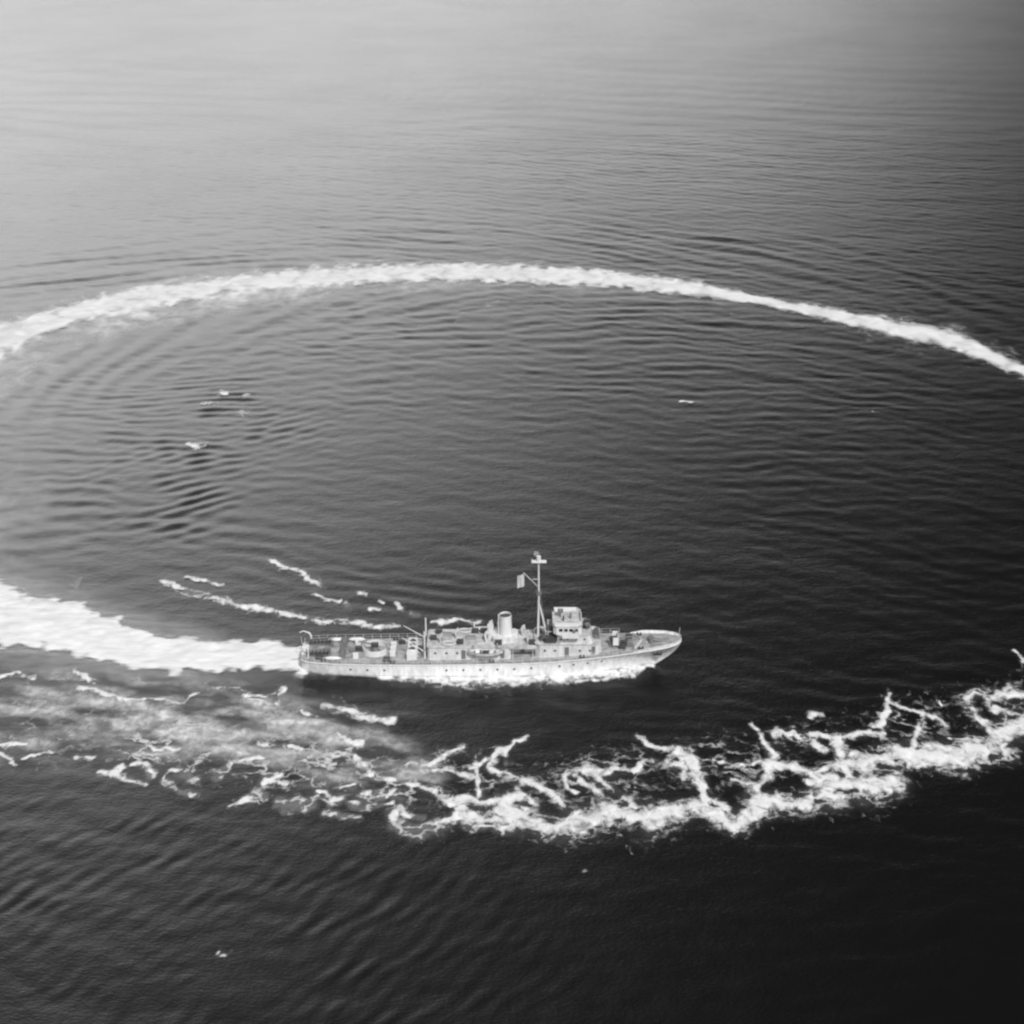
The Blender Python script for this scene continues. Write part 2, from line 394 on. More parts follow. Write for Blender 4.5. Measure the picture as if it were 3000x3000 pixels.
Z7 = [  # the brighter foam edge in the near right, offset (1500,1900)
 [(-30,600,30),(0,610,35),(60,660,28),(130,680,28),(200,685,28),(280,660,35),(350,625,35),(430,620,32),(500,650,38),(560,640,33),(640,615,27),
  (700,600,26),(760,630,22),(820,655,28),(880,630,28),(930,585,30),(1000,585,25),(1080,580,22),(1160,560,26),(1240,530,38),(1300,520,36),
  (1380,510,36),(1450,510,33),(1480,530,15)],
 [(1300,440,24),(1380,420,32),(1460,400,33),(1540,400,33),(1620,400,36),(1700,400,33),(1780,380,33),(1850,375,33),(1870,400,15)],
 [(1700,190,12),(1760,180,12),(1840,185,18),(1900,180,18),(1960,185,15)],
 [(1720,220,14),(1760,270,16),(1800,310,16),(1860,310,20),(1932,300,30),(2000,290,30),(2120,260,36),(2300,170,40)],
 [(1800,200,12),(1830,240,12),(1900,250,10)], [(1880,140,10),(1850,170,10)],
 [(1410,160,8),(1420,210,8),(1400,270,14),(1370,290,12)], [(1410,200,6),(1500,230,7),(1560,260,8),(1630,290,8)],
 [(1540,300,8),(1510,350,8),(1480,390,12)], [(1080,320,8),(1150,320,8),(1230,335,9),(1310,320,9),(1400,320,8)],
 [(1230,335,14),(1250,380,18),(1270,430,16),(1280,480,20)], [(1290,390,12),(1340,430,20),(1330,470,15)],
 [(905,290,7),(930,330,9),(960,370,10),(1000,400,14),(980,430,12)],
 [(1000,340,12),(1050,310,14),(1080,340,12),(1130,350,12),(1190,380,12),(1150,345,10)],
 [(940,490,14),(970,450,14),(1030,430,12),(1090,450,14),(1130,480,14),(1180,460,10)], [(920,540,18),(935,490,12)],
 [(760,420,6),(860,435,6),(940,435,6)], [(840,510,9),(900,520,9)],
 [(620,400,14),(680,420,18),(700,470,20),(650,480,14),(640,430,10)], [(700,470,18),(715,530,18),(710,590,18)],
 [(560,435,8),(640,440,9)], [(720,560,12),(790,590,12),(830,620,12)], [(470,340,5),(540,365,7),(610,385,9)],
 [(200,480,10),(260,460,14),(320,480,18),(370,520,14),(420,560,10),(460,590,10)], [(200,480,8),(215,530,8),(250,560,7)],
 [(240,480,12),(290,530,14),(340,555,10)], [(330,470,8),(410,460,9),(460,470,10),(520,440,9),(600,430,9)],
 [(0,500,12),(60,500,12),(110,530,12),(170,570,14),(200,600,16)], [(0,560,10),(50,560,10),(80,590,10)], [(0,350,8),(60,330,7)],
 [(1640,330,6),(1700,350,8),(1760,350,9)], [(1910,20,6),(1930,45,7)], [(1605,190,6),(1615,205,5)], [(1130,245,6),(1160,250,7)],
 [(1180,460,12),(1240,450,12),(1300,440,14)], [(1100,500,10),(1160,500,14),(1220,500,16)],
]
ZW = [  # bow wave and wash on the far side, offset (0,1700)
 [(620,0,6),(720,50,9),(800,70,8),(880,95,9),(960,100,9),(1040,120,10),(1120,135,10),(1200,150,10),(1280,158,9),(1360,168,8),(1440,172,8),(1500,178,7)],
 [(1010,-75,5),(1060,-50,6),(1150,-15,6),(1205,28,8)], [(1310,88,5),(1315,100,7)], [(1355,55,6),(1380,57,6)], [(1400,110,6),(1440,112,6)],
 [(1440,75,4),(1450,85,4)], [(1505,95,6),(1515,112,7)], [(1560,128,6),(1580,132,6)], [(1625,158,5),(1700,156,7),(1740,155,7),(1810,154,8)],
 [(700,-10,5),(830,20,6)], [(1180,60,4),(1290,85,5)],
]
ZH = [  # wash along the near side of the hull: photograph pixels
 [(880,1958,12),(1000,1966,9),(1100,1972,9),(1200,1980,13),(1300,1988,20),(1400,1992,20),(1500,1992,18),(1600,1987,15),(1700,1976,12),
  (1800,1966,8),(1870,1955,7),(1915,1948,5)],
 [(880,1965,9),(905,1975,8)], [(1270,2000,8),(1310,2004,9),(1360,2002,6)],
]
ZB = [[(1915,1940,5),(1860,1925,6),(1800,1905,5)], [(1900,1950,5),(1840,1968,6),(1760,1986,5),(1690,2000,4)]]
ZC = [  # small breaking crests, photograph pixels
 [(552,1302,7),(575,1308,6),(600,1303,4)], [(645,1150,4),(660,1150,4)], [(715,1160,4),(730,1162,4)], [(700,1212,5),(715,1215,4)],
 [(600,1178,3),(640,1180,3)], [(640,2790,6),(660,2792,6)], [(2560,1206,2),(2570,1208,2)], [(1990,1182,2),(2030,1180,2)],
 [(1700,2552,4),(1712,2554,3)],
]
def conv(zs, ox, oy, k=.7764):
    return [to_world([(ox + a * k, oy + b * k, w * k) for a, b, w in s]) for s in zs]

def density(X, Y, strokes, warp=1.0, soft=(.45, 1.55), seed=5, halo=3.0):
    wx = X + warp * (fbm(X / 3.1, Y / 4.5, seed, 3) * 1.5)
    wy = Y + warp * (fbm(X / 3.1, Y / 4.5, seed + 7, 3) * 2.6)
    d = np.zeros_like(X); hal = np.zeros_like(X)
    thick = 1 + 0.9 * fbm(X / 2.3, Y / 3.5, seed + 31, 2)      # strands swell and thin along their way
    for s in strokes:
        q = seg_dist(wx, wy, s)
        d = np.maximum(d, 1 - sstep(soft[0], soft[1], q / (1 + (thick - 1) * min(1, warp))))
        hal = np.maximum(hal, 1 - sstep(.6, halo, q))
    return d, hal

def foam_object(name, box, step, strokes, mat, label, cat, warp=1.0, soft=(.45, 1.55), lift=.10, milk=None, height=.25, lacy=1.0, region=None, broken=None, veil=.10):
    xs = np.arange(box[0], box[1], step); ys = np.arange(box[2], box[3], step * 1.3)
    X, Y = np.meshgrid(xs, ys)
    d, hal = density(X, Y, strokes, warp, soft)
    mk0 = veil * hal ** 2 * (1 - .6 * sstep(-10, 15, X))
    hal = hal * lacy
    if broken is not None:
        d *= sstep(-.30, .12, fbm(X / 3.4, Y / 4.4, 201, 3) + broken(X, Y))
    if region: hal = np.maximum(hal, region(X, Y))
    mk = np.maximum(milk(X, Y), mk0) if milk else mk0
    lump = 0.5 + fbm(X / 1.7, Y / 1.7, 77, 3)
    zf = lambda A, B: wave_height(A, B) + lift + height * np.clip(d, 0, 1) * lump
    o = grid_mesh(name, xs, ys, zf, keep=((d > .02) | (mk > .004) | (hal > .05)).astype(np.int8), attrs={'foam': d, 'milk': mk, 'halo': hal}, mat=mat)
    return tag(o, label, cat, kind='stuff')

foam_ring = foam_material('ageing_foam', 1.2, .70, lo=.05, hi=.95, sc=(.4, .3, 1), ns=.5, nr=.5, vary=(.8, 1.1))
foam_new = foam_material('fresh_foam', 1.2, .76, lo=.15, hi=.75, sc=(.35, 1, 1), ns=.6, nr=.55, vary=(.84, 1.1))
foam_old = foam_material('spent_foam', 2.1, .74, lo=.14, hi=.98, sc=(.75, .6, 1), ns=.85, nr=.6)

# fresh white wake straight behind the stern, leading round the circle
near_wake = [(-440,1430,60),(-340,1620,72),(-160,1745,80),(0,1808,80),(150,1833,72),(300,1866,60),(400,1903,56),(470,1920,50),(600,1922,42),(730,1920,41),(880,1931,36),(930,1931,30)]
# vertical pixel half-widths become water widths: the distance metric squeezes y by one half
foam_object('churned_wake', (-185, -28, -32, 130), .45, [to_world(near_wake)], foam_new,
            'broad solid white wake running left from the stern', 'wake', .4, (.5, 1.35), .12, height=.3, lacy=.25,
            milk=lambda X, Y: .30 * (1 - sstep(.6, 1.9, seg_dist(X, Y, [to_world([(-160,1745,90),(0,1800,90),(300,1870,70),(600,1925,55)])][0]))))
ring = to_world(RING_LEFT[4::-1][:-1] + RING_PX)
ring = [(x, y, w * (1.0)) for x, y, w in ring]
def ring_milk(X, Y):
    r = np.hypot(X - CX, Y - CY); inside = sstep(3, -2, r - CR)
    left = sstep(20, -130, X)
    inner = [(CX + (x - CX) * .965, CY + (y - CY) * .965, w * 1.5) for x, y, w in ring]
    d = seg_dist(X, Y, inner, .5)
    wide = seg_dist(X, Y, [(CX + (x - CX) * .90, CY + (y - CY) * .90, w * 3.2) for x, y, w in ring], .5)
    far_left = .22 * left * (1 - sstep(.1, 1.9, wide)) * np.clip(1 + .8 * fbm(X / 20, Y / 30, 95, 3), .2, 2)
    return far_left + (.16 * sstep(95, 50, X) + .36 * left) * (1 - sstep(.2, 2.3, d)) * np.clip(1 + 1.6 * fbm(X / 12, Y / 24, 91, 4), .1, 3)
foam_object('wake_ring', (-230, 300, 0, 380), .6, [[(x, y, w * 1.22 * (1 + (.3 + .7 * (x > 40)) * vnoise(np.array(x / 17), np.array(y / 17), 3))) for x, y, w in ring]], foam_ring,
            'thin curved white wake sweeping across the far side of the turn', 'wake', .6, (.3, 1.6), .15, milk=ring_milk, height=.2, lacy=.8)
def old_milk(X, Y):
    d = seg_dist(X, Y, to_world([(-150,2090,120),(150,2090,120),(500,2100,110),(850,2150,100),(1100,2230,80),(1250,2290,60)]), .5)
    return .25 * (1 - sstep(.35, 1.6, d)) * np.clip(1 + 3.6 * fbm(X / 6 + Y / 9, Y / 3.2, 55, 5), .12, 3.2)
def lace_region(X, Y):
    d1 = seg_dist(X, Y, to_world([(-150,2130,90),(150,2120,95),(500,2170,90),(850,2230,95),(1150,2290,95),(1400,2290,85),(1700,2280,80),(2100,2240,85),(2500,2170,85),(3000,2060,80),(3200,2000,80)]), .5)
    return (.62 + .2 * sstep(0, -30, X)) * (1 - sstep(.5, 1.3, d1)) * (1 + .8 * fbm(X / 7, Y / 9, 57, 2))
foam_object('old_foam_trail', (-110, 110, -80, 10), .32, conv(Z6, 0, 1700) + conv([[(a, b, w * 1.15) for a, b, w in q] for q in Z7], 1500, 1900), foam_old,
            'broken lacy foam left from the first pass nearest the camera', 'foam', .9, (.0, 1.75), .10, milk=old_milk, height=.2, region=lace_region, veil=.16, broken=lambda X, Y: .08 + .26 * sstep(-25, 5, X))
foam_object('bow_wash', (-75, 45, -14, 45), .32, conv(ZW, 0, 1700) + [to_world(s) for s in ZH + ZB], foam_old,
            'thin streaks of white wash beside and behind the hull', 'wash', .7, (.0, 1.9), .10, height=.25, veil=.14, broken=lambda X, Y: .15 + .2 * sstep(2, -2, Y))
foam_object('breaking_crest', (-90, 130, -110, 190), .5, [to_world(s) for s in ZC], foam_old,
            'few tiny white breaking crests scattered on the open water', 'whitecap', .8, (.0, 2.0), .12, height=.1, broken=lambda X, Y: .1)

# ------------------------------------------------------------------ mesh builder
class MB:
    def __init__(s): s.v = []; s.f = []; s.sm = []
    def _add(s, vs, fs, smooth=False):
        o = len(s.v); s.v += [tuple(v) for v in vs]
        for f in fs: s.f.append([i + o for i in f]); s.sm.append(smooth)
        return s
    def box(s, x0, x1, y0, y1, z0, z1, ch=0.0, top=None):
        # chamfered prism: corners cut by ch in plan; top = (dx0, dx1, dy) insets of the roof
        c = min(ch, (x1 - x0) / 2.2, (y1 - y0) / 2.2)
        def ring(ax0, ax1, ay0, ay1, z):
            if c <= 0: return [(ax0, ay0, z), (ax1, ay0, z), (ax1, ay1, z), (ax0, ay1, z)]
            return [(ax0 + c, ay0, z), (ax1 - c, ay0, z), (ax1, ay0 + c, z), (ax1, ay1 - c, z), (ax1 - c, ay1, z), (ax0 + c, ay1, z), (ax0, ay1 - c, z), (ax0, ay0 + c, z)]
        t = top or (0, 0, 0)
        a = ring(x0, x1, y0, y1, z0); b = ring(x0 + t[0], x1 - t[1], y0 + t[2], y1 - t[2], z1)
        n = len(a)
        return s._add(a + b, [list(range(n))[::-1], list(range(n, 2 * n))] + [[i, (i + 1) % n, n + (i + 1) % n, n + i] for i in range(n)])
    def bar(s, p, q, w, h=None):
        h = h or w; p, q = Vector(p), Vector(q); d = (q - p).normalized()
        u = d.cross(Vector((0, 0, 1))); u = u.normalized() if u.length > 1e-4 else Vector((1, 0, 0)); v = u.cross(d)
        r = [u * w / 2 + v * h / 2, -u * w / 2 + v * h / 2, -u * w / 2 - v * h / 2, u * w / 2 - v * h / 2]
        return s._add([p + k for k in r] + [q + k for k in r], [[0, 1, 2, 3], [7, 6, 5, 4]] + [[i + 4, (i + 1) % 4 + 4, (i + 1) % 4, i] for i in range(4)])
    def tube(s, pts, rs, n=10, cap=True):
        pts = [Vector(p) for p in pts]
        if not isinstance(rs, (list, tuple)): rs = [rs] * len(pts)
        rings = []
        for i, p in enumerate(pts):
            d = (pts[min(i + 1, len(pts) - 1)] - pts[max(i - 1, 0)]).normalized()
            u = d.cross(Vector((0, 0, 1))); u = u.normalized() if u.length > 1e-3 else Vector((1, 0, 0)); v = d.cross(u)
            rings.append([p + u * rs[i] * math.cos(2 * math.pi * k / n) + v * rs[i] * math.sin(2 * math.pi * k / n) for k in range(n)])
        vs = [v for r in rings for v in r]; fs = []
        for i in range(len(pts) - 1):
            for k in range(n): fs.append([i * n + k, i * n + (k + 1) % n, (i + 1) * n + (k + 1) % n, (i + 1) * n + k])
        s._add(vs, fs, True)
        if cap: s._add(rings[0], [list(range(n))[::-1]]); s._add(rings[-1], [list(range(n))])
        return s
    def ball(s, c, r, n=10, sc=(1, 1, 1)):
        vs = []; fs = []; m = n // 2
        for i in range(m + 1):
            t = math.pi * i / m
            for k in range(n):
                a = 2 * math.pi * k / n
                vs.append((c[0] + r * sc[0] * math.sin(t) * math.cos(a), c[1] + r * sc[1] * math.sin(t) * math.sin(a), c[2] + r * sc[2] * math.cos(t)))
        for i in range(m):
            for k in range(n): fs.append([i * n + k, (i + 1) * n + k, (i + 1) * n + (k + 1) % n, i * n + (k + 1) % n])
        return s._add(vs, fs, True)
    def wall_ring(s, c, r, z0, z1, th=.08, n=24, a0=0, a1=360):
        full = (a1 - a0) >= 360; k = n if full else n + 1
        vs = []
        for i in range(k):
            a = R(a0 + (a1 - a0) * i / n); ca, sa = math.cos(a), math.sin(a)
            for rr, z in ((r, z0), (r, z1), (r - th, z1), (r - th, z0)): vs.append((c[0] + rr * ca, c[1] + rr * sa, z))
        fs = []
        for i in range(n):
            j = (i + 1) % k
            for e in range(4): fs.append([i * 4 + e, j * 4 + e, j * 4 + (e + 1) % 4, i * 4 + (e + 1) % 4])
        return s._add(vs, fs, False)
    def build(s, name, mat, parent=None, loc=None):
        me = bpy.data.meshes.new(name); me.from_pydata([tuple(v) for v in s.v], [], s.f); me.update()
        me.polygons.foreach_set('use_smooth', s.sm)
        if mat: me.materials.append(mat)
        o = bpy.data.objects.new(name, me); C.objects.link(o)
        if parent: o.parent = parent
        if loc: o.location = loc
        return o

def empty(name, loc=(0, 0, 0), rz=0):
    o = bpy.data.objects.new(name, None); C.objects.link(o); o.location = loc; o.rotation_euler = (0, 0, rz); o.empty_display_size = .5
    return o
def copy_part(o, parent, loc=None):
    c = o.copy(); C.objects.link(c); c.parent = parent
    if loc is not None: c.location = loc
    for ch in [x for x in S.objects if x.parent == o]:
        k = ch.copy(); C.objects.link(k); k.parent = c
    return c

# ------------------------------------------------------------------ the ship
ship = empty('minesweeper', (0, 0, 0))
tag(ship, 'pale grey twin gun minesweeper steaming right at the head of the white wake', 'warship')

ST = [  # x, deck half breadth, water half breadth, deck height
 (-33.9, 2.9, 2.1, 2.75), (-33.2, 3.6, 2.8, 2.72), (-31.5, 4.1, 3.4, 2.66), (-28, 4.45, 4.0, 2.6), (-22, 4.7, 4.5, 2.55), (-14, 4.88, 4.8, 2.6),
 (-5, 4.9, 4.88, 2.7), (3, 4.9, 4.8, 2.85), (10, 4.85, 4.35, 3.15), (16, 4.6, 3.5, 3.6), (21, 4.15, 2.55, 4.0), (25, 3.6, 1.75, 4.35),
 (28.5, 3.15, .85, 4.65), (31, 2.6, .3, 4.85), (32.6, 1.85, .08, 4.98), (33.3, 1.25, .0, 5.04), (33.8, .4, .0, 5.08)]
def st(x):
    x = max(-33.9, min(33.8, x))
    for a, b in zip(ST[:-1], ST[1:]):
        if a[0] <= x <= b[0]:
            t = (x - a[0]) / (b[0] - a[0]); return tuple(a[i] + (b[i] - a[i]) * t for i in range(4))
def deck_z(x): return st(x)[3]
def deck_b(x): return st(x)[1]

NL = 9
secs = []
dense = sorted(set([s_[0] for s_ in ST] + [x * 1.0 for x in range(-33, 33)]))
for x in dense:
    _, bd, bwt, zd = st(x)
    fwd = max(0, (x - 8) / 25.6)
    row = []
    for i in range(NL):
        t = i / (NL - 1)                      # 0 deck .. 1 below water
        z = zd * (1 - t) + (-1.4) * t
        if z > 0:
            k = z / zd; b = bwt + (bd - bwt) * k ** (1.0 + 1.3 * fwd)
        else:
            b = bwt * (1 + z / 4.0)
        xr = x
        if x > 20: xr = x - (1 - max(z, -1.4) / zd) ** 1.8 * (x - 20) * .33 if z < zd else x
        row.append((xr, b, z))
    secs.append(row)
hm = MB()
n = len(secs)
for side in (-1, 1):
    vs = [(x, b * side, z) for r in secs for x, b, z in r]
    fs = []
    for i in range(n - 1):
        for k in range(NL - 1):
            q = [i * NL + k, (i + 1) * NL + k, (i + 1) * NL + k + 1, i * NL + k + 1]
            fs.append(q if side > 0 else q[::-1])
    hm._add(vs, fs, True)
# transom and stem faces
r0 = secs[0]; hm._add([(x, b, z) for x, b, z in r0] + [(x, -b, z) for x, b, z in r0], [[k, k + 1, NL + k + 1, NL + k] for k in range(NL - 1)], False)
r1 = secs[-1]; hm._add([(x, b, z) for x, b, z in r1] + [(x + .12, 0, z) for x, b, z in r1] + [(x, -b, z) for x, b, z in r1],
                       [[NL + k, NL + k + 1, k + 1, k] for k in range(NL - 1)] + [[2 * NL + k, 2 * NL + k + 1, NL + k + 1, NL + k] for k in range(NL - 1)], True)
hull = hm.build('hull', M['hull'], ship)
# deck sheet
dm = MB(); vs = []; fs = []
for i, x in enumerate(dense):
    b, z = deck_b(x), deck_z(x)
    vs += [(x, -b + .03, z), (x, 0, z + .08), (x, b - .03, z)]
for i in range(len(dense) - 1):
    a = i * 3; fs += [[a, a + 3, a + 4, a + 1], [a + 1, a + 4, a + 5, a + 2]]
dm._add(vs, fs, False); dm.build('deck', M['deck'], hull)
# rubbing strake / sheer strake
for side in (-1, 1):
    m = MB(); m.tube([(x, (deck_b(x) + .02) * side, deck_z(x) - .12) for x in dense], .09, 6); m.build('strake', M['pale'], hull)
# boot topping just above the water
for side in (-1, 1):
    m = MB(); vs = []; fs = []
    for i, x in enumerate([d for d in dense if d < 30]):
        _, bd, bwt, zd = st(x)
        for z in (-.3, .25):
            k = max(z, 0) / zd; fwd = max(0, (x - 8) / 25.6)
            b = bwt + (bd - bwt) * k ** (1 + 1.3 * fwd) if z > 0 else bwt * (1 + z / 4)
            xr = x - (1 - z / zd) ** 1.8 * (x - 20) * .33 if x > 20 else x
            vs.append((xr, (b + .025) * side, z))
    for i in range(len(vs) // 2 - 1):
        q = [2 * i, 2 * i + 2, 2 * i + 3, 2 * i + 1]; fs.append(q)
    m._add(vs, fs, True); m.build('boot_topping', M['boot'], hull)
# bulwark round the bow and forecastle
for side in (-1, 1):
    m = MB(); vs = []; fs = []
    xx = [x for x in dense if x >= 25]
    for x in xx:
        b, z = deck_b(x), deck_z(x); hgt = .5 * min(1, (x - 24.5) / 2.5)
        vs += [(x, b * side, z), (x + .05, (b + .08) * side, z + hgt), (x + .02, (b - .02) * side, z + hgt), (x, (b - .10) * side, z)]
    for i in range(len(xx) - 1):
        for k in range(3): fs.append([i * 4 + k, i * 4 + 4 + k, i * 4 + 5 + k, i * 4 + 1 + k])
    m._add(vs, fs, False); m.build('bulwark', M['hull'], hull)
# portholes along the hull
port = MB(); port.tube([(0, -.05, 0), (0, .03, 0)], .2, 10)
first = None
for x in (-25, -22, -19, -8, -5, -2, 1, 4, 7, 12, 14.5, 17, 19.5):
    _, bd, bwt, zd = st(x); z = zd - 1.15; fwd = max(0, (x - 8) / 25.6); b = bwt + (bd - bwt) * (z / zd) ** (1 + 1.3 * fwd)
    if first is None: first = port.build('porthole', M['dark'], hull, (x, -b, z))
    else: copy_part(first, hull, (x, -b, z))
# hawse, anchors
for side in (-1, 1):
    m = MB(); x, z = 29.6, 3.7; b = 1.75 * side
    m.tube([(x, b, z + .5), (x - .1, b, z - .8)], .1, 6); m.bar((x - .8, b, z - .75), (x + .6, b, z - .75), .22, .3)
    m.bar((x - .8, b, z - .75), (x - .9, b, z - .25), .18); m.bar((x + .6, b, z - .75), (x + .7, b, z - .25), .18)
    m.build('anchor', M['dark'], hull)
# guard rails
def rail(side, x0, x1, name='guard_rail'):
    m = MB(); xs_ = np.arange(x0, x1 + .01, 1.6)
    for x in xs_:
        b = deck_b(x) - .12; z = deck_z(x); m.tube([(x, b * side, z), (x, b * side, z + 1.0)], .035, 5)
    for hh in (.5, 1.0): m.tube([(x, (deck_b(x) - .12) * side, deck_z(x) + hh) for x in xs_], .022, 4)
    m.build(name, M['pale'], ship)
rail(-1, -33, 24.5); rail(1, -33, 24.5)
m = MB()
for y in np.linspace(-2.8, 2.8, 5): m.tube([(-33.75, y, 2.75), (-33.75, y, 3.75)], .035, 5)
for hh in (.5, 1.0): m.tube([(-33.75, -2.8, 2.75 + hh), (-33.75, 2.8, 2.75 + hh)], .022, 4)
m.build('guard_rail', M['pale'], ship)

def house(name, x0, x1, hw, z0, z1, ch=.35, mat='house', top=(0, 0, 0), roof=True, edge=.12):
    h = MB().box(x0, x1, -hw, hw, z0, z1, ch, top).build(name, M[mat], ship)
    if roof: MB().box(x0 - edge + top[0], x1 + edge - top[1], -hw - edge + top[2], hw + edge - top[2], z1 + .003, z1 + .10, ch).build('roof', M['roof'], h)
    return h
def door(parent, x, y, z, w=.75, h=1.75, axis='y'):
    s = -1 if y < 0 else 1
    m = MB()
    if axis == 'y': m.box(x - w / 2, x + w / 2, min(y, y + s * .07), max(y, y + s * .07), z, z + h, .0)
    else: m.box(min(x, x + axis * .07), max(x, x + axis * .07), y - w / 2, y + w / 2, z, z + h)
    return m.build('door', M['grey'], parent)
def ports(parent, xs_, y, z, r=.2):
    p0 = None
    for x in xs_:
        if p0 is None: p0 = MB().tube([(0, -.04, 0), (0, .04, 0)], r, 10).build('porthole', M['glass'], parent, (x, y, z))
        else: copy_part(p0, parent, (x, y, z))

# long main deckhouse in three lengths with a gangway recess
aft_house = house('deckhouse', -11.4, 3.4, 3.3, 2.5, 5.15)
ports(aft_house, (-10, -8, -6.1, -2.6), -3.32, 4.1); door(aft_house, -5.0, -3.3, 2.95); door(aft_house, 1.9, -3.3, 3.05)
door(aft_house, -11.4, -1.2, 2.75, axis=-1); door(aft_house, -11.4, 1.4, 2.75, axis=-1)
mid_house = MB().box(3.4, 7.7, -1.0, 3.3, 2.6, 4.95, 0).build('engine_casing', M['house'], ship)
MB().box(3.2, 7.9, -3.45, 3.45, 4.96, 5.16, 0).build('roof', M['roof'], mid_house)
for x in (3.75, 7.3): MB().tube([(x, -3.2, 2.85), (x, -3.2, 4.96)], .06, 6).build('pillar', M['pale'], mid_house)
door(mid_house, 5.5, -1.0, 2.95)
fore_house = house('deckhouse', 7.7, 19.6, 3.3, 2.8, 5.75, .8, top=(0, .35, 0))
ports(fore_house, (9.4, 11.2, 15.6, 17.4), -3.32, 4.6); door(fore_house, 13.3, -3.3, 3.55); door(fore_house, 18.0, -3.3, 3.95, .65, 1.5)
# the bridge
lower = house('bridge_house', 11.6, 17.9, 3.1, 5.86, 7.5, .5, top=(0, .5, .0))
MB().box(9.9, 11.4, -1.6, 3.0, 7.38, 7.5, 0).build('flag_deck', M['roof'], lower)
for y in (-1.5, 2.8): MB().tube([(10.0, y, 5.86), (10.0, y, 7.38)], .06, 6).build('pillar', M['pale'], lower)
MB().box(10.1, 11.0, -1.5, .2, 7.503, 8.6, .05).build('upper_shade_box', M['dark'], lower)  # dark box standing in for the shade behind the bridge
MB().box(9.3, 11.4, -2.9, 1.0, 5.87, 6.75, .1).build('lower_shade_box', M['dark'], lower)  # dark block added as painted shade under the flag deck
ports(lower, (12.3, 13.4, 15.0, 16.4), -3.12, 6.8, .18); door(lower, 11.6, 1.2, 5.9, axis=-1)
pilot = house('pilot_house', 10.9, 15.9, 3.0, 7.61, 9.15, .55, mat='pale')
wn_ = MB().box(-.32, .32, -.04, .04, -.26, .26).build('window', M['glass'], pilot, (14.9, -3.02, 8.55))
for x in (14.0, 13.1, 12.2): copy_part(wn_, pilot, (x, -3.02, 8.55))
for x in (14.9, 14.0, 13.1, 12.2): copy_part(wn_, pilot, (x, 3.02, 8.55))
wf = MB().box(-.04, .04, -.28, .28, -.26, .26).build('window', M['glass'], pilot, (15.92, -1.4, 8.55))
for y in (-.7, 0, .7, 1.4): copy_part(wf, pilot, (15.92, y, 8.55))
# wings of the bridge with a splinter shield
for side in (-1, 1):
    y0, y1 = (3.25, 4.2) if side > 0 else (-4.2, -3.25)
    w = MB().box(12.4, 15.4, y0, y1, 7.45, 7.57, 0).build('bridge_wing', M['roof'], ship)
    yo = 4.2 * side
    k = MB(); k.box(12.4, 15.4, min(yo, yo - side * .07), max(yo, yo - side * .07), 7.575, 8.55); k.box(15.33, 15.4, min(y0, y1) + (.0 if side < 0 else 0) + .08, max(y0, y1) - .08, 7.575, 8.55)
    k.build('shield', M['pale'], w)
    for bx in (13, 15): MB().bar((bx, 4.0 * side, 7.44), (bx, 3.12 * side, 6.4), .1).build('bracket', M['house'], w)
    q = MB(); q.tube([(14.6, 3.7 * side, 7.6), (14.6, 3.7 * side, 8.7)], .1, 8); q.tube([(14.5, 3.7 * side, 8.95), (14.85, 3.7 * side, 8.95)], .28, 12)
    q.build('searchlight', M['grey'], w)
# open bridge on top
ob = MB()
pl = [(11.1, -2.3), (11.1, -2.95), (15.1, -2.95), (15.85, -2.1), (15.85, 2.1), (15.1, 2.95), (11.1, 2.95), (11.1, 2.3)]
for (xa, ya), (xb, yb) in zip(pl[:-1], pl[1:]):
    ob._add([(xa, ya, 9.27), (xb, yb, 9.27), (xb, yb, 9.98), (xa, ya, 9.98)], [[0, 1, 2, 3]])
    l_ = math.hypot(xb - xa, yb - ya); nx_, ny_ = -(yb - ya) / l_ * .06, (xb - xa) / l_ * .06
    ob._add([(xa + nx_, ya + ny_, 9.27), (xb + nx_, yb + ny_, 9.27), (xb + nx_, yb + ny_, 9.98), (xa + nx_, ya + ny_, 9.98)], [[3, 2, 1, 0]])
    ob._add([(xa, ya, 9.981), (xb, yb, 9.981), (xb + nx_, yb + ny_, 9.981), (xa + nx_, ya + ny_, 9.981)], [[0, 1, 2, 3]])
open_bridge = ob.build('open_bridge', M['pale'], ship)
MB().tube([(14.0, .0, 9.25), (14.0, 0, 10.4)], .16, 8).build('compass_stand', M['grey'], open_bridge)
MB().tube([(12.7, -.9, 9.25), (12.7, -.9, 10.3)], .14, 8).build('director_stand', M['dark'], open_bridge)
k = MB(); k.tube([(12.2, .7, 9.25), (12.2, .7, 10.2)], .16, 8); k.box(11.7, 12.7, .3, 1.1, 10.2, 10.7, .15); k.build('rangefinder', M['grey'], open_bridge)
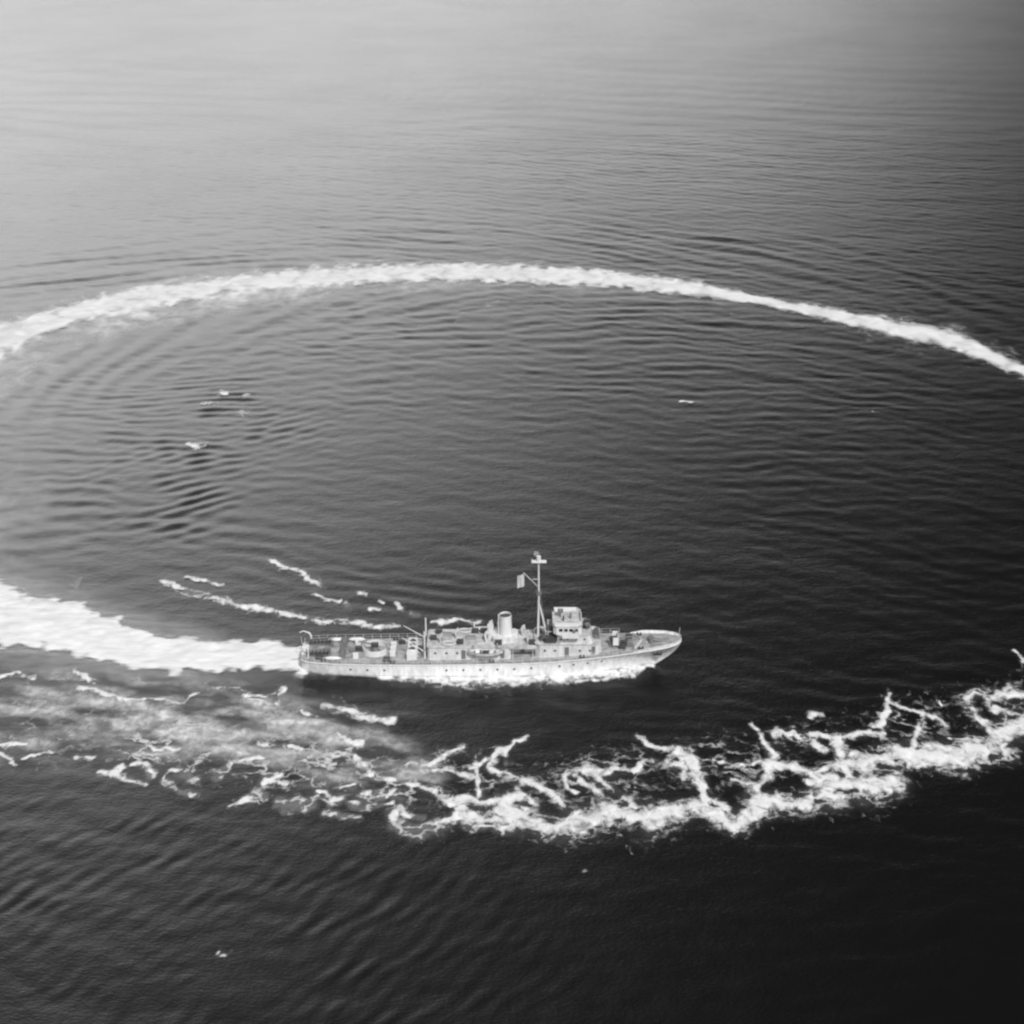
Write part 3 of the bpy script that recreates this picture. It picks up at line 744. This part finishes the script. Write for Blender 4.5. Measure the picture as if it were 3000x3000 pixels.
# ladders and lockers; dark lockers abaft the bridge stand in for shade
for x0, z0, x1, z1, y in ((8.6, 5.86, 9.6, 7.5, -2.2), (10.6, 7.51, 11.2, 9.2, 1.8), (-12.6, 2.65, -11.5, 5.2, 2.2), (-12.6, 2.65, -11.5, 5.2, -2.4)):
    m = MB()
    for d in (-.3, .3): m.bar((x0, y + d, z0), (x1, y + d, z1), .06, .12)
    for i in range(1, 7): t = i / 7; m.bar((x0 + (x1 - x0) * t, y - .3, z0 + (z1 - z0) * t), (x0 + (x1 - x0) * t, y + .3, z0 + (z1 - z0) * t), .1, .04)
    m.build('ladder', M['grey'], ship)
lk = MB().box(-.6, .6, -.35, .35, 0, .8, .05).build('locker', M['dark'], ship, (9.0, -1.6, 5.87))
for x, y, z in ((8.4, .8, 5.87), (23.2, -1.9, 4.22), (23.6, -.4, 4.28), (-1.5, 2.2, 5.26), (1.2, -2.2, 5.26), (-9.5, 1.9, 5.26), (-16.2, 2.8, 2.62), (-10.4, -.4, 5.26), (-5.6, -1.9, 5.26), (-3.0, 2.1, 5.26), (-23.9, .2, 2.66), (-18.6, -3.6, 2.62), (-12.6, .2, 2.7), (17.0, 1.2, 7.62), (16.8, -.4, 7.62), (7.2, -1.9, 5.17), (24.6, 1.6, 4.36), (-30.6, -3.0, 2.75)): copy_part(lk, ship, (x, y, z))

# funnel
f = MB(); f.tube([(2.55, 0, 5.2), (2.5, 0, 7.2), (2.42, 0, 9.7)], [1.22, 1.12, 1.05], 20)
fun = f.build('funnel', M['pale'], ship)
MB().tube([(2.42, 0, 9.705), (2.4, 0, 10.1)], [1.12, 1.12], 20, False).build('cap', M['pale'], fun)
MB().tube([(2.41, 0, 9.71), (2.41, 0, 9.76)], .98, 20).build('flue', M['dark'], fun)
MB().tube([(1.2, -.35, 5.2), (1.2, -.35, 10.3)], .1, 8).build('steam_pipe', M['pale'], fun)
MB().box(.2, 4.6, -1.9, 1.9, 5.26, 6.2, .4).build('casing', M['house'], fun)
# ventilators with cowls
def vent(x, y, z, h=1.7, r=.28):
    m = MB(); m.tube([(x, y, z), (x, y, z + h), (x + .15, y, z + h + .3), (x + .55, y, z + h + .4)], [r, r, r * 1.3, r * 1.9], 10)
    return m.build('ventilator', M['house'], ship)
for x, y, h in ((-.4, 1.1, 2.3), (-1.1, -1.2, 1.5), (5.4, 1.4, 1.2), (6.4, -1.6, 1.3), (-6.4, 0, 1.3), (-9.2, -1.4, 1.1)): vent(x, y, 5.2, h)
m = MB(); m.box(-.8, .3, -.5, .6, 5.26, 7.9, .2); m.build('uptake_housing', M['house'], ship)
# skylights and hatches on the house roof
for x, y in ((-3.8, 0), (-8, 1.2)):
    m = MB(); m.box(x - .9, x + .9, y - .6, y + .6, 5.26, 5.75, 0, (.1, .1, .35)); m.build('skylight', M['grey'], ship)

# mast
ms = MB(); ms.tube([(8.3, 0, 5.7), (8.3, 0, 14), (8.25, 0, 21.2)], [.26, .2, .11], 10)
mast = ms.build('mast', M['pale'], ship)
for y in (-1.3, 1.3): MB().tube([(9.9, y, 5.8), (8.35, y * .06, 12.6)], .1, 7).build('strut', M['pale'], mast)
m = MB(); m.tube([(8.3, -2.9, 17.1), (8.3, 2.9, 17.1)], .08, 6); m.tube([(7.2, 0, 17.1), (8.3, 0, 17.1)], .06, 6); m.build('yardarm', M['pale'], mast)
m = MB(); m.box(7.0, 9.6, -.5, .5, 20.5, 20.62); m.tube([(7.1, -.9, 20.66), (7.1, .9, 20.66)], .05, 5); m.build('crosstree', M['pale'], mast)
m = MB(); m.tube([(8.25, 0, 20.62), (8.25, 0, 21.6)], .4, 10); m.build('radar_housing', M['pale'], mast)
m = MB()
for i in range(7):
    z = 21.65 + i * .14; m.tube([(7.35 + abs(i - 3) * .05, 0, z), (8.25, .25 * math.sin(i), z)], .025, 4)
m.build('radar_antenna', M['pale'], mast)
m = MB(); m.box(7.8, 8.8, -.45, .45, 14.2, 14.3, .15); m.wall_ring((8.3, 0), .55, 14.3, 14.9, .05, 12); m.build('lookout_platform', M['grey'], mast)
m = MB(); m.tube([(8.2, 0, 15.6), (5.6, 0, 18.4)], .06, 6); m.build('gaff', M['pale'], mast)
m = MB()
for a, b in (((8.3, -2.7, 17.1), (9.3, -2.4, 7.6)), ((8.3, 2.7, 17.1), (9.3, 2.4, 7.6)), ((8.3, -1.8, 17.1), (9.6, -1.6, 7.6))):
    m.tube([a, b], .009, 4)
m.build('rigging', M['rope'], mast)
# signal flag on the gaff
m = MB(); vs = []; fs = []
for i in range(6):
    for j in range(9):
        vs.append((5.75 - i * .24, .12 * math.sin(i * 1.6 + j * .3), 18.1 - j * .30 - i * .08))
for i in range(5):
    for j in range(8): fs.append([i * 9 + j, i * 9 + j + 1, (i + 1) * 9 + j + 1, (i + 1) * 9 + j])
m._add(vs, fs, True)
m._add([(x, y + .02, z) for x, y, z in vs], [f_[::-1] for f_ in fs], True)
flag = m.build('signal_flag', M['canvas'])
tag(flag, 'pale flag flying from the gaff behind the tall mast', 'flag')

# guns
def gun(x, y, z, name, barrels=1, length=3.6, shield=True, face=1, el=8, r=.11):
    g = empty(name, (x, y, z)); g.parent = ship
    MB().tube([(0, 0, 0), (0, 0, .35), (0, 0, 1.0)], [.95, .6, .45], 16).build('pedestal', M['grey'], g)
    MB().box(-.7, .6, -.45, .45, 1.0, 1.6, .12).build('breech', M['dark'], g)
    for b in range(barrels):
        yo = (b - (barrels - 1) / 2) * .34
        c, s_ = math.cos(R(el)), math.sin(R(el))
        MB().tube([(face * .4, yo, 1.35), (face * (.4 + length * .4 * c), yo, 1.35 + length * .4 * s_), (face * (.4 + length * c), yo, 1.35 + length * s_)], [r * 1.6, r * 1.1, r * .8], 8).build('barrel', M['grey'], g)
    if shield:
        m = MB(); s1 = face * .75
        m.box(min(s1, s1 + face * .08), max(s1, s1 + face * .08), -1.25, -.4, .55, 2.1); m.box(min(s1, s1 + face * .08), max(s1, s1 + face * .08), .4, 1.25, .55, 2.1)
        m.box(min(s1, s1 + face * .08), max(s1, s1 + face * .08), -.399, .399, .55, 1.1)
        for sy in (-1, 1): m.box(min(s1 - face * .9, s1 - .003 * face), max(s1 - face * .9, s1 - .003 * face), min(sy * 1.17, sy * 1.25), max(sy * 1.17, sy * 1.25), .55, 2.1)
        m.build('shield', M['pale'], g)
    return g
gun(21.7, -.4, deck_z(21.7) + .1, 'bow_gun', 1, 4.2, True, 1, 6, .13)
m = MB(); m.wall_ring((-20.9, 0), 2.3, 2.62, 3.75, .08, 28, 25, 335); tub = m.build('gun_tub', M['pale'], ship)
gun(-20.9, 0, 2.65, 'stern_gun', 2, 2.6, False, -1, 15, .08)
# ready-use boxes round the aft gun
rb = MB().box(-.5, .5, -.35, .35, 0, .9, .04).build('ammunition_box', M['pale'], ship, (-17.7, -1.6, 2.64))
for x, y in ((-17.7, 0), (-17.7, 1.6), (-24.2, -2.4), (-24.2, 2.4)): copy_part(rb, ship, (x, y, 2.64))

# sweeping gear aft: winch, kingposts, davits, reels
w = empty('sweep_winch', (-14.2, 0, 2.68)); w.parent = ship
for y in (-2.2, -.7, .7, 2.2): MB().box(-1.1, 1.1, y - .08, y + .08, 0, 1.5, 0, (.3, .3, 0)).build('winch_frame', M['pale'], w)
for y in (-1.45, 0, 1.45): MB().tube([(0, y - .55, .85), (0, y + .55, .85)], .55, 16).build('drum', M['dark'], w)
MB().box(-.9, .9, -3.4, -2.5, 0, 1.1, .1).build('motor_housing', M['pale'], w)
for y in (-2.5, 2.5):
    m = MB(); m.tube([(-11.9, y, 2.6), (-11.9, y, 8.0)], [.17, .12], 8); kp = m.build('kingpost', M['pale'], ship)
    MB().tube([(-12.0, y, 4.0), (-15.9, y * .9, 6.6)], [.1, .06], 7).build('boom', M['pale'], kp)
for y in (-2.5, 2.5):
    m = MB(); m.tube([(-32.6, y, 2.7), (-32.6, y, 4.3), (-32.9, y * 1.05, 4.9), (-34.0, y * 1.15, 5.15), (-34.7, y * 1.2, 4.8)], [.16, .15, .13, .11, .1], 8)
    m.build('stern_davit', M['pale'], ship)
m = MB(); m.box(-33.9, -32.9, -1.8, 1.8, 2.85, 3.05); 
for y in (-1.2, 0, 1.2): m.tube([(-33.8, y - .3, 3.25), (-33.8, y + .3, 3.25)], .25, 10)
m.build('stern_roller', M['pale'], ship)
for y in (-2.0, 2.0):   # depth charge racks
    m = MB()
    for dy in (-.4, .4):
        m.bar((-33.2, y + dy, 3.0), (-28.6, y + dy, 3.25), .08, .1); m.bar((-33.2, y + dy, 3.75), (-28.6, y + dy, 3.95), .07, .08)
        for x in (-33, -31.5, -30, -28.7): m.bar((x, y + dy, 2.65), (x, y + dy, 3.9), .07)
    rk = m.build('depth_charge_rack', M['grey'], ship)
    for i in range(6): MB().tube([(-32.6 + i * .68, y - .34, 3.45 + i * .02), (-32.6 + i * .68, y + .34, 3.45 + i * .02)], .29, 12).build('depth_charge', M['dark'], rk)
for x, y in ((-26.6, -1.9), (-26.6, 1.9)):
    m = MB(); m.tube([(x, y - .7, 3.35), (x, y + .7, 3.35)], .5, 14); m.box(x - .6, x + .6, y - .82, y - .72, 2.62, 3.9); m.box(x - .6, x + .6, y + .72, y + .82, 2.62, 3.9)
    m.build('cable_reel', M['grey'], ship)
for x, y in ((-25.0, 0), (24.6, -1.0), (-29.6, 0)):
    z = deck_z(x) + .05; m = MB(); m.box(x - .6, x + .6, y - .5, y + .5, z, z + .4, .1); m.build('hatch', M['grey'], ship)
# bollards
b0 = MB().tube([(-.3, 0, 0), (-.3, 0, .5)], .14, 8).tube([(.3, 0, 0), (.3, 0, .5)], .14, 8).box(-.55, .55, -.18, .18, 0, .06).build('bollard', M['dark'], ship, (26.5, -2.5, deck_z(26.5)))
for x, s_ in ((26.5, 1), (16, 1), (16, -1), (0, 1), (0, -1), (-17.5, 1), (-17.5, -1), (-29.8, 1), (-29.8, -1)):
    copy_part(b0, ship, (x, s_ * (deck_b(x) - (.6 if x < 20 else .85)), deck_z(x) + .03))
# windlass, breakwater, bow fittings
wd = empty('windlass', (28.4, 0, deck_z(28.4) + .05)); wd.parent = ship
MB().tube([(0, -1.0, .45), (0, 1.0, .45)], .34, 12).build('drum', M['grey'], wd)
MB().box(-.45, .45, -.3, .3, 0, 1.0, .1).build('motor_housing', M['grey'], wd)
for y in (-.55, .55):
    m = MB(); m.tube([(0.2, y, .45), (2.0, y * .9, .12)], .07, 5); m.build('anchor_chain', M['dark'], wd)
m = MB()
for s_ in (-1, 1): m._add([(26.8, 0, 4.5), (25.4, 2.6 * s_, 4.36), (25.4, 2.6 * s_, 5.0), (26.8, 0, 5.2), (26.7, 0, 4.5), (25.3, 2.6 * s_, 4.36), (25.3, 2.6 * s_, 5.0), (26.7, 0, 5.2)],
    [[0, 1, 2, 3], [7, 6, 5, 4], [3, 2, 6, 7], [1, 5, 6, 2]])
m.build('breakwater', M['pale'], ship)
m = MB(); m.tube([(33.3, 0, 5.0), (33.5, 0, 7.4)], .04, 5); m.build('jackstaff', M['pale'], ship)
m = MB(); m.tube([(-33.8, 0, 2.75), (-34.1, 0, 5.6)], .04, 5); m.build('flagstaff', M['pale'], ship)
m = MB(); m.tube([(16.9, -1.2, 7.6), (16.9, -1.2, 8.6)], .12, 8); m.box(16.5, 17.3, -1.6, -.8, 8.6, 8.9, .1); m.build('hedgehog_director', M['grey'], ship)
m = MB(); m.box(18.1, 19.2, -1.3, 1.3, 5.86, 6.5, .2); 
for i in range(4):
    for j in range(5): m.tube([(18.3 + i * .2, -.9 + j * .45, 6.5), (18.42 + i * .2, -.9 + j * .45, 7.1)], .07, 5)
m.build('mortar_battery', M['grey'], ship)

# ------------------------------------------------------------------ things carried aboard
def whaleboat(x, y, z, label):
    t = empty('whaleboat', (x, y, z))
    tag(t, label, 'boat', 'boats in davits beside the funnel')
    L, W, H = 3.1, .95, .9
    m = MB(); vs = []; nn = 17; kk = 9
    for i in range(nn):
        u = -1 + 2 * i / (nn - 1); bw_ = W * (1 - abs(u) ** 2.4) + .02; zt = .25 * u * u
        for k in range(kk):
            a = math.pi * k / (kk - 1)
            vs.append((u * L, -math.cos(a) * bw_, H + zt - math.sin(a) ** .8 * H * (1 - .35 * abs(u) ** 3)))
    fs = [[i * kk + k, (i + 1) * kk + k, (i + 1) * kk + k + 1, i * kk + k + 1] for i in range(nn - 1) for k in range(kk - 1)]
    m._add(vs, fs, True); m._add([(a, b * .94, c + .03) for a, b, c in vs], [f_[::-1] for f_ in fs], True)
    m.build('boat_hull', M['pale'], t)
    for s_ in (-1, 1):
        m = MB(); m.tube([(-L + 2 * L * i / 16, s_ * (W * (1 - abs(-1 + i / 8) ** 2.4) + .02), H + .25 * (-1 + i / 8) ** 2) for i in range(17)], .05, 5); m.build('gunwale', M['grey'], t)
    for xx in (-1.9, -.8, .6, 1.7): MB().box(xx - .14, xx + .14, -.8, .8, .68, .74).build('thwart', M['grey'], t)
    MB().box(-.5, .5, -.4, .4, .3, .85, .1).build('engine_box', M['dark'], t)
    return t
dv = None
for s_, lab in ((-1, 'white open whaleboat slung on the near side below the funnel'), (1, 'white open whaleboat slung on the far side behind the funnel')):
    whaleboat(-1.1, s_ * 4.05, 4.0, lab)
    for x in (-3.2, 1.0):
        m = MB(); m.tube([(x, s_ * 3.45, 2.7), (x, s_ * 3.45, 5.6), (x, s_ * 3.6, 6.2), (x, s_ * 4.05, 6.4)], [.12, .11, .1, .08], 7)
        m.tube([(x, s_ * 4.05, 6.4), (x, s_ * 4.05, 4.95)], .02, 4)
        m.build('boat_davit', M['pale'], ship)

def raft(x, y, z, tilt, label, small=1.0):
    t = empty('life_raft', (x, y, z)); t.rotation_euler = (tilt, 0, 0)
    tag(t, label, 'life raft', 'oval life rafts stowed on the ship')
    a_, b_ = 1.15 * small, .7 * small; k = 16
    pts = [(a_ * math.cos(2 * math.pi * i / k), b_ * math.sin(2 * math.pi * i / k), 0) for i in range(k + 1)]
    MB().tube(pts, .19, 8, False).build('float_ring', M['canvas'], t)
    m = MB()
    for xx in np.linspace(-.8, .8, 6): m.bar((xx * small, -.6 * small, -.05), (xx * small, .6 * small, -.05), .12, .04)
    m.build('slat_floor', M['rope'], t)
raft(-7.6, -2.2, 5.5, 0, 'pale oval life raft on the near edge of the long deckhouse roof')
raft(-4.9, 2.4, 5.5, 0, 'pale oval life raft on the far edge of the long deckhouse roof')
for x, y, lab in ((-28.2, -3.4, 'torpedo shaped sweep float at the near edge of the stern deck'), (-28.2, 3.4, 'torpedo shaped sweep float at the far edge of the stern deck'),
                  (-24.5, 3.5, 'torpedo shaped sweep float on the far side beside the round gun tub')):
    t = empty('sweep_float', (x, y, 2.66)); tag(t, lab, 'float', 'minesweeping floats on the stern deck')
    MB().tube([(-1.5, 0, .45), (-1.2, 0, .45), (-.6, 0, .45), (.8, 0, .45), (1.3, 0, .45), (1.6, 0, .45)], [.06, .25, .36, .36, .2, .03], 12).build('float_body', M['pale'], t)
    m = MB(); m.box(-1.55, -1.2, -.02, .02, .45, 1.0); m.box(-1.55, -1.2, -.4, .4, .43, .47); m.build('fin', M['grey'], t)
    m = MB(); m.box(-.7, -.5, -.35, .35, 0, .18); m.box(.5, .7, -.35, .35, 0, .18); m.build('chock', M['dark'], t)


for o in [x for x in S.objects if x.parent is None and (x.type == 'EMPTY' or x is flag)]:
    o.location = o.location * .98; o.scale = (.98, .98, .98)
    o.location.x += .1
